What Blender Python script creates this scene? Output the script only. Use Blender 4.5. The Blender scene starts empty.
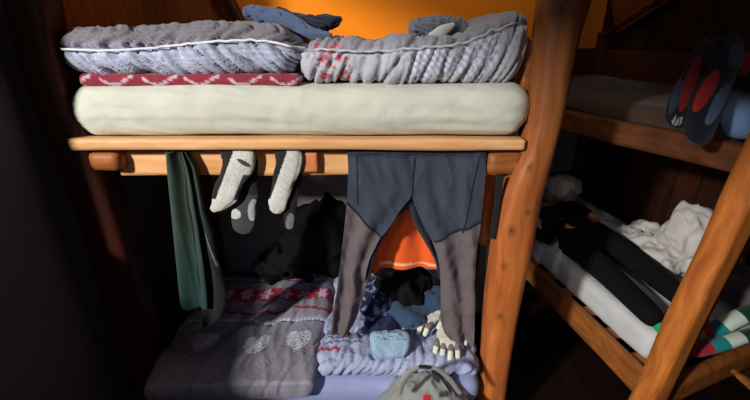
import bpy, math, random
from mathutils import Vector, noise, Matrix
random.seed(7)
C = bpy.context.scene.collection
F = 405.0; P = math.radians(22.5); SP, CP = math.sin(P), math.cos(P); CZ = 2.05

# ------------------------------------------------------------------ geometry of the lens (to read sizes)
def W(px, py, Y):
    v = (200-py)/F; dy = CP+v*SP; dz = v*CP-SP; t = Y/dy
    return Vector(((px-375)/F*t, Y, CZ+dz*t))
def G(px, py, z):
    v = (200-py)/F; dy = CP+v*SP; dz = v*CP-SP; t = (z-CZ)/dz
    return Vector(((px-375)/F*t, dy*t, z))
def lin(c):
    r = []
    for k in c[:3]:
        k = k/255.0
        r.append(k/12.92 if k <= .04045 else ((k+.055)/1.055)**2.4)
    return tuple(r)+(1.0,)
def nz(x, y, z): return noise.noise(Vector((x, y, z)))
def sst(a, b, x):
    t = max(0., min(1., (x-a)/(b-a))); return t*t*(3-2*t)
def mixc(a, b, t): return tuple(a[i]*(1-t)+b[i]*t for i in range(3))

# ------------------------------------------------------------------ materials
def newmat(name):
    m = bpy.data.materials.new(name); m.use_nodes = True
    nt = m.node_tree; b = nt.nodes['Principled BSDF']
    return m, nt, b
def N(nt, t, **kw):
    n = nt.nodes.new(t)
    for k, v in kw.items(): setattr(n, k, v)
    return n
def cloth(name, col=None, rough=.9, attr=False, weave=900, bump=.25, crease=0.0, csc=14, sheen=.15):
    m, nt, b = newmat(name)
    b.inputs['Roughness'].default_value = rough
    b.inputs['Specular IOR Level'].default_value = .2
    b.inputs['Sheen Weight'].default_value = sheen
    tc = N(nt, 'ShaderNodeTexCoord')
    n1 = N(nt, 'ShaderNodeTexNoise'); n1.inputs['Scale'].default_value = 9; n1.inputs['Detail'].default_value = 5
    nt.links.new(tc.outputs['Object'], n1.inputs['Vector'])
    mr = N(nt, 'ShaderNodeMapRange'); mr.inputs['To Min'].default_value = .78; mr.inputs['To Max'].default_value = 1.15
    nt.links.new(n1.outputs['Fac'], mr.inputs['Value'])
    mx = N(nt, 'ShaderNodeMix', data_type='RGBA', blend_type='MULTIPLY'); mx.inputs['Factor'].default_value = 1
    if attr:
        a = N(nt, 'ShaderNodeAttribute', attribute_name='Col'); nt.links.new(a.outputs['Color'], mx.inputs['A'])
    else: mx.inputs['A'].default_value = lin(col)
    nt.links.new(mr.outputs['Result'], mx.inputs['B'])
    nt.links.new(mx.outputs['Result'], b.inputs['Base Color'])
    n2 = N(nt, 'ShaderNodeTexNoise'); n2.inputs['Scale'].default_value = weave; n2.inputs['Detail'].default_value = 2
    nt.links.new(tc.outputs['Object'], n2.inputs['Vector'])
    bp = N(nt, 'ShaderNodeBump'); bp.inputs['Strength'].default_value = bump; bp.inputs['Distance'].default_value = .002
    nt.links.new(n2.outputs['Fac'], bp.inputs['Height'])
    if crease > 0:
        n3 = N(nt, 'ShaderNodeTexNoise'); n3.inputs['Scale'].default_value = csc; n3.inputs['Detail'].default_value = 4
        n3.inputs['Distortion'].default_value = .8
        nt.links.new(tc.outputs['Object'], n3.inputs['Vector'])
        b2 = N(nt, 'ShaderNodeBump'); b2.inputs['Strength'].default_value = crease; b2.inputs['Distance'].default_value = .02
        nt.links.new(n3.outputs['Fac'], b2.inputs['Height']); nt.links.new(bp.outputs['Normal'], b2.inputs['Normal'])
        nt.links.new(b2.outputs['Normal'], b.inputs['Normal'])
    else: nt.links.new(bp.outputs['Normal'], b.inputs['Normal'])
    return m
def wood(name, dark, light, axis='x', rough=.55, knots=(), scale=1.0, planks=None):
    m, nt, b = newmat(name)
    b.inputs['Roughness'].default_value = rough; b.inputs['Specular IOR Level'].default_value = .3
    g = N(nt, 'ShaderNodeNewGeometry')
    mp = N(nt, 'ShaderNodeMapping'); s = [26*scale]*3; s['xyz'.index(axis)] = 1.6*scale
    mp.inputs['Scale'].default_value = s
    # slight domain warp
    n0 = N(nt, 'ShaderNodeTexNoise'); n0.inputs['Scale'].default_value = 3.5; n0.inputs['Detail'].default_value = 1
    nt.links.new(g.outputs['Position'], n0.inputs['Vector'])
    va = N(nt, 'ShaderNodeVectorMath', operation='SCALE'); va.inputs['Scale'].default_value = .09
    nt.links.new(n0.outputs['Color'], va.inputs[0])
    ad = N(nt, 'ShaderNodeVectorMath', operation='ADD'); nt.links.new(g.outputs['Position'], ad.inputs[0]); nt.links.new(va.outputs[0], ad.inputs[1])
    nt.links.new(ad.outputs[0], mp.inputs['Vector'])
    n1 = N(nt, 'ShaderNodeTexNoise'); n1.inputs['Scale'].default_value = 1.0; n1.inputs['Detail'].default_value = 6; n1.inputs['Roughness'].default_value = .6
    nt.links.new(mp.outputs['Vector'], n1.inputs['Vector'])
    cr = N(nt, 'ShaderNodeValToRGB'); cr.color_ramp.elements[0].position = .3; cr.color_ramp.elements[1].position = .68
    cr.color_ramp.elements[0].color = lin(dark); cr.color_ramp.elements[1].color = lin(light)
    nt.links.new(n1.outputs['Fac'], cr.inputs['Fac'])
    col = cr.outputs['Color']
    for (k, r) in knots:
        sb = N(nt, 'ShaderNodeVectorMath', operation='SUBTRACT'); nt.links.new(g.outputs['Position'], sb.inputs[0]); sb.inputs[1].default_value = k
        sc = N(nt, 'ShaderNodeVectorMath', operation='MULTIPLY'); nt.links.new(sb.outputs[0], sc.inputs[0]); sc.inputs[1].default_value = (1, .5, .75)
        ln = N(nt, 'ShaderNodeVectorMath', operation='LENGTH'); nt.links.new(sc.outputs[0], ln.inputs[0])
        rr = N(nt, 'ShaderNodeValToRGB'); mr = N(nt, 'ShaderNodeMapRange'); mr.inputs['From Max'].default_value = r*1.8
        nt.links.new(ln.outputs['Value'], mr.inputs['Value']); nt.links.new(mr.outputs['Result'], rr.inputs['Fac'])
        e = rr.color_ramp.elements; e[0].position = 0; e[0].color = (.85,)*3+(1,); e[1].position = 1; e[1].color = (0, 0, 0, 1)
        for p_, v_ in ((.3, .7), (.42, .25), (.5, .6), (.62, .1), (.8, .25)):
            q = e.new(p_); q.color = (v_,)*3+(1,)
        mx = N(nt, 'ShaderNodeMix', data_type='RGBA'); nt.links.new(rr.outputs['Color'], mx.inputs['Factor'])
        nt.links.new(col, mx.inputs['A']); mx.inputs['B'].default_value = lin((60, 26, 12)); col = mx.outputs['Result']
    hgt = n1.outputs['Fac']
    if planks:
        ax, wd = planks
        sx = N(nt, 'ShaderNodeSeparateXYZ'); nt.links.new(g.outputs['Position'], sx.inputs[0])
        dv = N(nt, 'ShaderNodeMath', operation='DIVIDE'); nt.links.new(sx.outputs['XYZ'.index(ax.upper())], dv.inputs[0]); dv.inputs[1].default_value = wd
        fr = N(nt, 'ShaderNodeMath', operation='FRACT'); nt.links.new(dv.outputs[0], fr.inputs[0])
        lt = N(nt, 'ShaderNodeMath', operation='LESS_THAN'); nt.links.new(fr.outputs[0], lt.inputs[0]); lt.inputs[1].default_value = .05
        fl = N(nt, 'ShaderNodeMath', operation='FLOOR'); nt.links.new(dv.outputs[0], fl.inputs[0])
        wn = N(nt, 'ShaderNodeTexWhiteNoise', noise_dimensions='1D'); nt.links.new(fl.outputs[0], wn.inputs['W'])
        mr = N(nt, 'ShaderNodeMapRange'); mr.inputs['To Min'].default_value = .65; mr.inputs['To Max'].default_value = 1.15
        nt.links.new(wn.outputs['Value'], mr.inputs['Value'])
        m1 = N(nt, 'ShaderNodeMix', data_type='RGBA', blend_type='MULTIPLY'); m1.inputs['Factor'].default_value = 1
        nt.links.new(col, m1.inputs['A']); nt.links.new(mr.outputs['Result'], m1.inputs['B'])
        m2 = N(nt, 'ShaderNodeMix', data_type='RGBA'); nt.links.new(lt.outputs[0], m2.inputs['Factor'])
        nt.links.new(m1.outputs['Result'], m2.inputs['A']); m2.inputs['B'].default_value = lin((12, 6, 4)); col = m2.outputs['Result']
    nt.links.new(col, b.inputs['Base Color'])
    bp = N(nt, 'ShaderNodeBump'); bp.inputs['Strength'].default_value = .35; bp.inputs['Distance'].default_value = .004
    nt.links.new(hgt, bp.inputs['Height']); nt.links.new(bp.outputs['Normal'], b.inputs['Normal'])
    return m
def plaster(name, col, rough=.9, bump=.2, sc=25):
    m, nt, b = newmat(name); b.inputs['Roughness'].default_value = rough; b.inputs['Specular IOR Level'].default_value = .2
    g = N(nt, 'ShaderNodeNewGeometry')
    n1 = N(nt, 'ShaderNodeTexNoise'); n1.inputs['Scale'].default_value = sc; n1.inputs['Detail'].default_value = 6
    nt.links.new(g.outputs['Position'], n1.inputs['Vector'])
    n2 = N(nt, 'ShaderNodeTexNoise'); n2.inputs['Scale'].default_value = 1.6; n2.inputs['Detail'].default_value = 3
    nt.links.new(g.outputs['Position'], n2.inputs['Vector'])
    mr = N(nt, 'ShaderNodeMapRange'); mr.inputs['To Min'].default_value = .8; mr.inputs['To Max'].default_value = 1.15
    nt.links.new(n2.outputs['Fac'], mr.inputs['Value'])
    mx = N(nt, 'ShaderNodeMix', data_type='RGBA', blend_type='MULTIPLY'); mx.inputs['Factor'].default_value = 1
    mx.inputs['A'].default_value = lin(col); nt.links.new(mr.outputs['Result'], mx.inputs['B'])
    nt.links.new(mx.outputs['Result'], b.inputs['Base Color'])
    bp = N(nt, 'ShaderNodeBump'); bp.inputs['Strength'].default_value = bump; bp.inputs['Distance'].default_value = .01
    nt.links.new(n1.outputs['Fac'], bp.inputs['Height']); nt.links.new(bp.outputs['Normal'], b.inputs['Normal'])
    return m

# ------------------------------------------------------------------ object helpers
def tag(o, label=None, cat=None, group=None, kind=None):
    if label: o['label'] = label
    if cat: o['category'] = cat
    if group: o['group'] = group
    if kind: o['kind'] = kind
    return o
def empty(name, loc, label=None, cat=None, group=None):
    o = bpy.data.objects.new(name, None); C.objects.link(o); o.location = loc; o.empty_display_size = .1
    return tag(o, label, cat, group)
def wloc(o):
    v = o.location.copy()
    while o.parent: o = o.parent; v = v+o.location
    return v
def mk(name, vs, fs, mats, parent=None, cols=None, midx=None, smooth=True, origin=None):
    vs = [Vector(v) for v in vs]
    if origin is None:
        lo = Vector([min(v[i] for v in vs) for i in range(3)]); hi = Vector([max(v[i] for v in vs) for i in range(3)])
        origin = Vector(((lo.x+hi.x)/2, (lo.y+hi.y)/2, lo.z))
    me = bpy.data.meshes.new(name); me.from_pydata([v-origin for v in vs], [], fs)
    if not isinstance(mats, (list, tuple)): mats = [mats]
    for m in mats: me.materials.append(m)
    if midx: me.polygons.foreach_set('material_index', midx)
    if smooth: me.polygons.foreach_set('use_smooth', [True]*len(me.polygons))
    if cols:
        a = me.color_attributes.new('Col', 'FLOAT_COLOR', 'POINT')
        flat = []
        for c in cols: flat += lin(c)
        a.data.foreach_set('color', flat)
    me.update()
    o = bpy.data.objects.new(name, me); C.objects.link(o)
    if parent: o.parent = parent; o.location = origin-wloc(parent)
    else: o.location = origin
    return o

def softbox(name, c, size, r, mat, parent=None, cell=.02, R=None, disp=None, col=None, warp=None, label=None):
    """rounded box at centre c, half sizes from size; disp(q)->normal offset, q local position; warp(q)->vector"""
    h = Vector(size)/2; R = R or Matrix.Identity(3)
    n = [max(2, int(round(size[i]/cell))) for i in range(3)]
    idx = {}; vs = []; fs = []; qs = []; c = Vector(c)
    def vert(i, j, k):
        key = (i, j, k)
        if key in idx: return idx[key]
        p = Vector([-h[a]+2*h[a]*(i, j, k)[a]/n[a] for a in range(3)])
        rr = [min(r, h[a]*.999) for a in range(3)]
        inner = Vector([max(-(h[a]-rr[a]), min(h[a]-rr[a], p[a])) for a in range(3)])
        d = p-inner
        dn = Vector([d[a]/rr[a] for a in range(3)])
        if dn.length > 1e-6: dn.normalize()
        q = inner+Vector([dn[a]*rr[a] for a in range(3)])
        nn = dn.copy()
        if disp: q2 = q+nn*disp(q, nn)
        else: q2 = q.copy()
        if warp: q2 = warp(q2)
        idx[key] = len(vs); vs.append(c+R@q2); qs.append((q, nn)); return idx[key]
    for a in range(3):
        b_, c_ = (a+1) % 3, (a+2) % 3
        for side in (0, n[a]):
            for i in range(n[b_]):
                for j in range(n[c_]):
                    q = []
                    for (di, dj) in ((0, 0), (1, 0), (1, 1), (0, 1)):
                        t = [0, 0, 0]; t[a] = side; t[b_] = i+di; t[c_] = j+dj; q.append(vert(*t))
                    if side == 0: q.reverse()
                    fs.append(q)
    cols = [col(q, nn) for (q, nn) in qs] if col else None
    return mk(name, vs, fs, mat, parent, cols)

def beam(name, p0, p1, w, h, mat, parent=None, up=(0, 0, 1), bev=.008, wob=.003, seed=0, label=None):
    p0, p1 = Vector(p0), Vector(p1); ax = (p1-p0); L = ax.length; ax.normalize()
    upv = Vector(up); side = ax.cross(upv).normalized(); upv = side.cross(ax).normalized()
    R = Matrix((ax, -side, upv)).transposed()
    def d(q, nn): return wob*nz(q.x*2.5+seed, q.y*9, q.z*9+seed)*2
    o = softbox(name, (p0+p1)/2, (L, w, h), bev, mat, parent, cell=max(.012, min(.03, min(w, h)/3)), R=R, disp=d)
    return o

def logpost(name, st, mat, parent, n=28, seed=0, ex=3.2, dent=.012):
    """st: list (z, x, y, wx, wy)"""
    vs = []; fs = []; K = 80
    st = sorted(st)
    def ip(z, i):
        for a, b_ in zip(st, st[1:]):
            if z <= b_[0]:
                t = (z-a[0])/(b_[0]-a[0]); t = t*t*(3-2*t)*.5+t*.5; return a[i]*(1-t)+b_[i]*t
        return st[-1][i]
    z0, z1 = st[0][0], st[-1][0]
    for k in range(K+1):
        z = z0+(z1-z0)*k/K; x, y, wx, wy = [ip(z, i) for i in (1, 2, 3, 4)]
        for j in range(n):
            a = 2*math.pi*j/n; ca, sa = math.cos(a), math.sin(a)
            rr = (abs(ca)**ex+abs(sa)**ex)**(-1/ex)
            rr *= 1+dent*8*nz(ca*1.2+seed, sa*1.2, z*3)*.5
            vs.append((x+ca*rr*wx/2, y+sa*rr*wy/2, z))
    for k in range(K):
        for j in range(n):
            fs.append((k*n+j, k*n+(j+1) % n, (k+1)*n+(j+1) % n, (k+1)*n+j))
    fs.append(list(range(n))[::-1]); fs.append([K*n+j for j in range(n)])
    return mk(name, vs, fs, mat, parent)

def tube(name, pts, mat, parent=None, n=16, K=None, ref=(0, 1, 0), flat=.6, col=None, disp=None, label=None, origin=None):
    """pts: list of (Vector, r). flattened along ref. rounded ends."""
    P_ = [Vector(p[0]) for p in pts]; Rr = [p[1] for p in pts]; m = len(pts)
    K = K or m*8
    def cat(A, t):
        i = min(int(t), m-2); f = t-i
        a, b_, c_, d_ = A[max(i-1, 0)], A[i], A[i+1], A[min(i+2, m-1)]
        return .5*((2*b_)+(c_-a)*f+(2*a-5*b_+4*c_-d_)*f*f+(3*b_-a-3*c_+d_)*f**3)
    vs = []; fs = []; cs = []; ref = Vector(ref)
    cp = [cat(P_, (m-1)*k/K) for k in range(K+1)]; cr = [max(.002, cat(Rr, (m-1)*k/K)) for k in range(K+1)]
    rings = []
    T0 = (cp[1]-cp[0]).normalized(); T1 = (cp[-1]-cp[-2]).normalized()
    for s in (.97, .8, .5): rings.append((cp[0]-T0*cr[0]*s*.6, cr[0]*math.sqrt(1-s*s), 0., T0))
    for k in range(K+1):
        T = (cp[min(k+1, K)]-cp[max(k-1, 0)]).normalized(); rings.append((cp[k], cr[k], k/K, T))
    for s in (.5, .8, .97): rings.append((cp[-1]+T1*cr[-1]*s*.8, cr[-1]*math.sqrt(1-s*s), 1., T1))
    for (c, r, t, T) in rings:
        A = T.cross(ref)
        A = A.normalized() if A.length > 1e-4 else Vector((1, 0, 0)); B = A.cross(T).normalized()
        for j in range(n):
            a = 2*math.pi*j/n
            rr = r*(1+(disp(t, a) if disp else 0))
            p = c+A*math.cos(a)*rr+B*math.sin(a)*rr*flat
            vs.append(p)
            if col: cs.append(col(t, a, p))
    q = len(rings)
    for k in range(q-1):
        for j in range(n): fs.append((k*n+j, k*n+(j+1) % n, (k+1)*n+(j+1) % n, (k+1)*n+j))
    fs.append(list(range(n))[::-1]); fs.append([(q-1)*n+j for j in range(n)])
    return mk(name, vs, fs, mat, parent, cs or None, origin=origin)

def sheet(name, rows, Y, mat, parent=None, nu=40, nv=60, th=.006, fold=None, col=None, Yf=None, label=None):
    """rows: (xl,yl,xr,yr) outline read from the photo, hung in the plane y=Y; real two sided cloth"""
    m = len(rows)
    def row(v):
        t = v*(m-1); i = min(int(t), m-2); f = t-i
        out = []
        for k in range(4):
            a, b_, c_, d_ = rows[max(i-1, 0)][k], rows[i][k], rows[i+1][k], rows[min(i+2, m-1)][k]
            out.append(.5*((2*b_)+(c_-a)*f+(2*a-5*b_+4*c_-d_)*f*f+(3*b_-a-3*c_+d_)*f**3))
        return out
    fr = []; bk = []; cs = []
    for j in range(nv+1):
        v = j/nv; r = row(v)
        for i in range(nu+1):
            u = i/nu; px = r[0]+(r[2]-r[0])*u; py = r[1]+(r[3]-r[1])*u
            y0 = Yf(u, v) if Yf else Y
            p = W(px, py, Y)
            d = fold(u, v, p) if fold else 0
            e = th*(.25+.75*min(1, 4*min(u, 1-u)*2.5))
            y = y0+d
            fr.append(Vector((p.x, y-e/2, p.z))); bk.append(Vector((p.x, y+e/2, p.z)))
            cs.append(col(u, v, px, py) if col else None)
    n = nu+1; off = len(fr); fs = []
    for j in range(nv):
        for i in range(nu):
            a = j*n+i; fs.append((a, a+n, a+n+1, a+1)); fs.append((off+a, off+a+1, off+a+n+1, off+a+n))
    for j in range(nv):
        a = j*n; fs.append((a, off+a, off+a+n, a+n)); a = j*n+nu; fs.append((a, a+n, off+a+n, off+a))
    for i in range(nu):
        a = i; fs.append((a, a+1, off+a+1, off+a)); a = nv*n+i; fs.append((a, off+a, off+a+1, a+1))
    return mk(name, fr+bk, fs, mat, parent, (cs+cs) if col else None)

def ridged(x, y, z): return 1-2*abs(nz(x, y, z))
def crumple(name, c, size, mat, seed=0, amp=.03, sc=7, r=.05, parent=None, R=None, cell=.012, col=None, sag=0):
    def d(q, nn):
        return amp*(ridged(q.x*sc+seed, q.y*sc, q.z*sc+seed*2)-.5)+amp*.5*(ridged(q.x*sc*2.3+seed, q.y*sc*2.1, q.z*sc*2+9)-.5)
    def w(q):
        k = 1+.35*nz(q.x*5+seed, q.y*5+3, 1.7+seed)
        return Vector((q.x*(1+.3*nz(q.y*4+seed, q.z*4, 2)), q.y*(1+.3*nz(q.x*4+seed, q.z*4, 5)), q.z*k-sag*(q.x**2+q.y**2)))
    return softbox(name, c, size, r, mat, parent, cell=cell, R=R, disp=d, col=col, warp=w)
def rotz(a, b=0, c=0): return (Matrix.Rotation(a, 3, 'Z')@Matrix.Rotation(b, 3, 'Y')@Matrix.Rotation(c, 3, 'X'))
def quad(name, pts, mat, **kw):
    return mk(name, pts, [tuple(range(len(pts)))], mat, smooth=False, **kw)
def slab(name, p0, p1, mat):    # axis aligned box
    (a, b_, c_), (d, e, f) = p0, p1
    vs = [(x, y, z) for x in (a, d) for y in (b_, e) for z in (c_, f)]
    fs = [(0, 1, 3, 2), (4, 6, 7, 5), (0, 4, 5, 1), (2, 3, 7, 6), (0, 2, 6, 4), (1, 5, 7, 3)]
    return mk(name, vs, fs, mat, smooth=False)

# ------------------------------------------------------------------ setting
def Z(r): return CZ+r
M_orange = plaster('orange paint', (244, 140, 28), bump=.12, sc=40)
M_white = plaster('old white plaster', (150, 142, 142))
M_lwall = plaster('grey plaster', (98, 90, 98))
M_floor = wood('dark floorboards', (20, 9, 6), (36, 16, 10), 'y', planks=('x', .12))
M_ceil = wood('brown ceiling boards', (70, 36, 14), (110, 60, 24), 'x')
M_panel = wood('brown wall panelling', (34, 16, 8), (66, 32, 14), 'z', planks=('y', .17), scale=.6)
M_dkbrown = wood('dark brown trim', (44, 20, 10), (72, 36, 16), 'x')

o = slab('floor', (-1.6, -1.6, -.08), (3.2, 4.0, 0), M_floor); tag(o, kind='structure')
o = slab('ceiling', (-1.6, -1.6, 3.3), (3.2, 4.0, 3.38), M_ceil); tag(o, kind='structure')
# left wall with its window opening (towards the viewer's side of the room)
WY0, WY1, WZ0, WZ1 = -.85, 1.22, 1.38, 2.82
def wall_left():
    vs = []; fs = []
    for (y0, z0, y1, z1) in ((-1.6, 0, 2.75, WZ0), (-1.6, WZ1, 2.75, 3.3), (-1.6, WZ0, WY0, WZ1), (WY1, WZ0, 2.75, WZ1)):
        k = len(vs); vs += [(x, y, z) for x in (-1.5, -1.38) for y in (y0, y1) for z in (z0, z1)]
        fs += [[k+i for i in f] for f in ((0, 1, 3, 2), (4, 6, 7, 5), (0, 4, 5, 1), (2, 3, 7, 6), (0, 2, 6, 4), (1, 5, 7, 3))]
    return mk('wall_left', vs, fs, M_lwall, smooth=False)
tag(wall_left(), kind='structure')
M_wf = plaster('window paint', (190, 184, 170))
def win():
    vs = []; fs = []; e = .03
    for (y0, z0, y1, z1) in ((WY0, WZ0, WY1, WZ0+e), (WY0, WZ1-e, WY1, WZ1), (WY0, WZ0+e, WY0+e, WZ1-e), (WY1-e, WZ0+e, WY1, WZ1-e)):
        k = len(vs); vs += [(x, y, z) for x in (-1.47, -1.41) for y in (y0, y1) for z in (z0, z1)]
        fs += [[k+i for i in f] for f in ((0, 1, 3, 2), (4, 6, 7, 5), (0, 4, 5, 1), (2, 3, 7, 6), (0, 2, 6, 4), (1, 5, 7, 3))]
    return mk('window_1', vs, fs, M_wf, smooth=False)
tag(win(), kind='structure')
# back wall: behind the near bunk, then stepping back to the alcove of the far bunk; plaster below, orange above
def wallback():
    segs = [((-1.45, 2.62), (1.02, 2.62)), ((1.02, 2.62), (.90, 3.72)), ((.90, 3.72), (2.3, 3.72))]
    vs = []; fs = []; mi = []; T = .08
    zs = (0, 1.72, 3.3)
    for (a, b_) in segs:
        for z0, z1, m in ((zs[0], zs[1], 0), (zs[1], zs[2], 1)):
            dx, dy = b_[0]-a[0], b_[1]-a[1]; L = math.hypot(dx, dy); nx, ny = -dy/L*T, dx/L*T
            if dy > .5: nx, ny = -T, 0
            k = len(vs)
            vs += [(a[0], a[1], z0), (b_[0], b_[1], z0), (b_[0]+nx, b_[1]+ny, z0), (a[0]+nx, a[1]+ny, z0),
                   (a[0], a[1], z1), (b_[0], b_[1], z1), (b_[0]+nx, b_[1]+ny, z1), (a[0]+nx, a[1]+ny, z1)]
            for f in ((0, 1, 5, 4), (1, 2, 6, 5), (2, 3, 7, 6), (3, 0, 4, 7), (4, 5, 6, 7), (3, 2, 1, 0)):
                fs.append([k+i for i in f]); mi.append(m)
    return mk('wall_back', vs, fs, [M_white, M_orange], midx=mi, smooth=False)
tag(wallback(), kind='structure')
ua = Vector((.22, -.975, 0)).normalized()
A0 = Vector((1.915, 3.75, 0)); A1 = A0+ua*5.3; o_ = Vector((.08, .02, 0))
vs = [A0, A1, A1+o_, A0+o_]; vs += [v+Vector((0, 0, 3.3)) for v in vs]
o = mk('wall_right', vs, [(0, 1, 5, 4), (1, 2, 6, 5), (2, 3, 7, 6), (3, 0, 4, 7), (4, 5, 6, 7), (3, 2, 1, 0)], M_panel, smooth=False); tag(o, kind='structure')
# brown boarding and a diagonal brace against the orange back wall, at its left
M_sh = wood('shaded brown boarding', (120, 62, 18), (160, 88, 28), 'z', rough=.7)
pts = [W(240, 22, 2.6), W(228, -12, 2.6), W(200, -60, 2.6)]
vs = [(-1.38, 2.60, 1.8), (pts[0].x-.02, 2.60, 1.8), (pts[0].x-.02, 2.60, pts[0].z), (pts[2].x-.02, 2.60, pts[2].z), (-1.38, 2.60, pts[2].z)]
vs2 = [(x, 2.62, z) for (x, y, z) in vs]; nn = len(vs)
o = mk('trim_1', vs+vs2, [tuple(range(nn))[::-1], tuple(range(nn, 2*nn))]+[(i, (i+1) % nn, nn+(i+1) % nn, nn+i) for i in range(nn)], M_sh, smooth=False); tag(o, kind='structure')
o = beam('trim_5', (-1.36, 1.76, 2.5), (-1.36, 2.6, 2.5), .03, 1.5, M_sh, bev=.004); tag(o, kind='structure')
o = beam('trim_2', W(248, 34, 2.57), W(205, -45, 2.57), .05, .075, M_dkbrown, up=(0, -1, 0)); tag(o, kind='structure')
# sloping roof board above the far bunk
M_raft = wood('roof board', (84, 40, 14), (128, 66, 24), 'y')
r0 = Vector((1.90, 3.55, Z(-.03))); r1 = r0+ua*1.1+Vector((0, 0, .56))
upn = Vector((0, .5, 1)).normalized()
off = Vector((0, 0, .24))
o = beam('trim_3', r0+off+Vector((-.02, 0, 0)), r1+off, .05, .5, M_raft, bev=.006); tag(o, kind='structure')
o = beam('trim_4', r0+Vector((-.03, .0, .0)), r1+Vector((-.03, 0, 0)), .05, .035, M_dkbrown, bev=.004); tag(o, kind='structure')

# ------------------------------------------------------------------ near bunk bed
K1 = [(W(562, 12, 1.52), .022), (W(530, 168, 1.53), .014), (W(512, 232, 1.53), .016), (W(529, 214, 1.53), .010), (W(505, 268, 1.53), .012), (W(500, 318, 1.53), .013), (W(533, 108, 1.53), .016)]
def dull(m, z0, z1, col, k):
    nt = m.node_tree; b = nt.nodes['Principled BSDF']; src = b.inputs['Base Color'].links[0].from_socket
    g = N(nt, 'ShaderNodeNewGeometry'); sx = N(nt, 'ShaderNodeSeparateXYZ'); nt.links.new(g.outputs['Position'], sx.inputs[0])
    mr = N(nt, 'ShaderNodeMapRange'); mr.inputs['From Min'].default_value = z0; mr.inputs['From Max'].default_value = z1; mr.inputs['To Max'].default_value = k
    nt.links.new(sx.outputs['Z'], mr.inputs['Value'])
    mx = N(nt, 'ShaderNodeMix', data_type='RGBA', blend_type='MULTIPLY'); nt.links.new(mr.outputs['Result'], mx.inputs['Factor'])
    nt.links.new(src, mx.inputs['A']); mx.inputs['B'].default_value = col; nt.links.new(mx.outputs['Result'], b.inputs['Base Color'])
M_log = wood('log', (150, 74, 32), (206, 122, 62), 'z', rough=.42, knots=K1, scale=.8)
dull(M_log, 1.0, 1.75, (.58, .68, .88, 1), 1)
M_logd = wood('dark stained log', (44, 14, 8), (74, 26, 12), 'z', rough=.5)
M_board = wood('pale pine board', (206, 146, 96), (236, 186, 134), 'x', rough=.5)
M_beam = wood('pine beam', (212, 146, 92), (242, 188, 132), 'x', rough=.5)
M_end = wood('sawn beam end', (120, 66, 30), (172, 104, 54), 'x', rough=.5, knots=[(W(519, 158, 1.6), .01)])
bed = empty('bunk_bed', (-.3, 2.05, 0), 'log bunk bed with the cream upper mattress and laundry hanging on its rail', 'bunk bed', 'bunk beds')
def zz(px, py, Y): return W(px, py, Y).z
# right log post, read every few centimetres
st = []
for (py, xl, xr) in ((-14, 543, 594), (0, 541, 591), (40, 538, 578), (80, 534, 569), (120, 530, 561), (150, 522, 554), (175, 509, 548), (200, 499, 541), (240, 494, 534), (280, 489, 525), (320, 485, 517), (370, 481, 509)):
    a, b_ = W(xl, py, 1.6), W(xr, py, 1.6); st.append((a.z, (a.x+b_.x)/2, 1.62, b_.x-a.x, .16))
lo = min(st); st.append((0., lo[1]+.005, 1.62, .15, .16)); hi = max(st); st.append((3.28, hi[1]+.06, 1.62, hi[3]+.01, .16))
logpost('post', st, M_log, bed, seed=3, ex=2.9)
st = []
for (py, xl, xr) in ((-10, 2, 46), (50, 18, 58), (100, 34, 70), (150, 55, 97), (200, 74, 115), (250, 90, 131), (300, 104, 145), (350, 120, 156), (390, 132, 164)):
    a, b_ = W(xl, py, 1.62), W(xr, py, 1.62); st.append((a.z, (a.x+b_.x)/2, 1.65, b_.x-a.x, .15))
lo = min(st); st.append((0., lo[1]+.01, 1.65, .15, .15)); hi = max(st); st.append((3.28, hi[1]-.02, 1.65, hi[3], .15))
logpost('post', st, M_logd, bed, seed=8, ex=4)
for x in (-1.15, .68): logpost('post', [(0, x, 2.52, .12, .12), (1.74, x, 2.52, .12, .12)], M_logd, bed, seed=x, ex=4)
a = W(69, 144.5, 1.56); b_ = W(526, 145, 1.56)
hb = (zz(300, 139.5, 1.56)-zz(300, 150.5, 1.56))
beam('bed_board', (a.x, 1.59, a.z), (b_.x, 1.59, b_.z), .07, hb, M_board, bed, bev=.006, seed=2)
a = W(118, 164, 1.645); b_ = W(500, 164, 1.645); hb = zz(300, 152.5, 1.645)-zz(300, 176, 1.645)
beam('bed_rail', (a.x, 1.67, a.z), (b_.x, 1.67, b_.z), .05, hb, M_beam, bed, bev=.006, seed=5)
a = W(86, 161, 1.60); b_ = W(121, 162, 1.60)
beam('beam_end', (a.x, 1.63, a.z), (b_.x, 1.63, b_.z), .10, .088, M_end, bed, bev=.026, seed=6)
a = W(488, 163, 1.60); b_ = W(525, 163, 1.60)
beam('beam_end', (a.x, 1.65, a.z), (b_.x, 1.65, b_.z), .13, .088, M_end, bed, bev=.012, seed=9)
M_blk = wood('reddish block', (176, 96, 56), (214, 134, 84), 'x')
a = W(302, 162, 1.625); b_ = W(318, 162, 1.625)
beam('wooden_block', (a.x, 1.63, a.z), (b_.x, 1.63, b_.z), .03, .088, M_blk, bed, bev=.004)
# end board seen over the mattress at the right
a = W(512, 40, 1.72); b_ = W(545, 84, 1.72)
beam('end_board', (.605, 1.66, a.z-.09), (.655, 2.5, a.z-.09), .045, .2, M_end, bed, bev=.006)
ea, eb = W(517, 60, 1.69), W(546, 60, 1.69)
beam('end_board', (ea.x, 1.72, ea.z), (eb.x, 1.72, eb.z), .04, zz(520, 38, 1.69)-zz(520, 84, 1.69), M_end, bed, bev=.006, seed=12)
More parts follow.
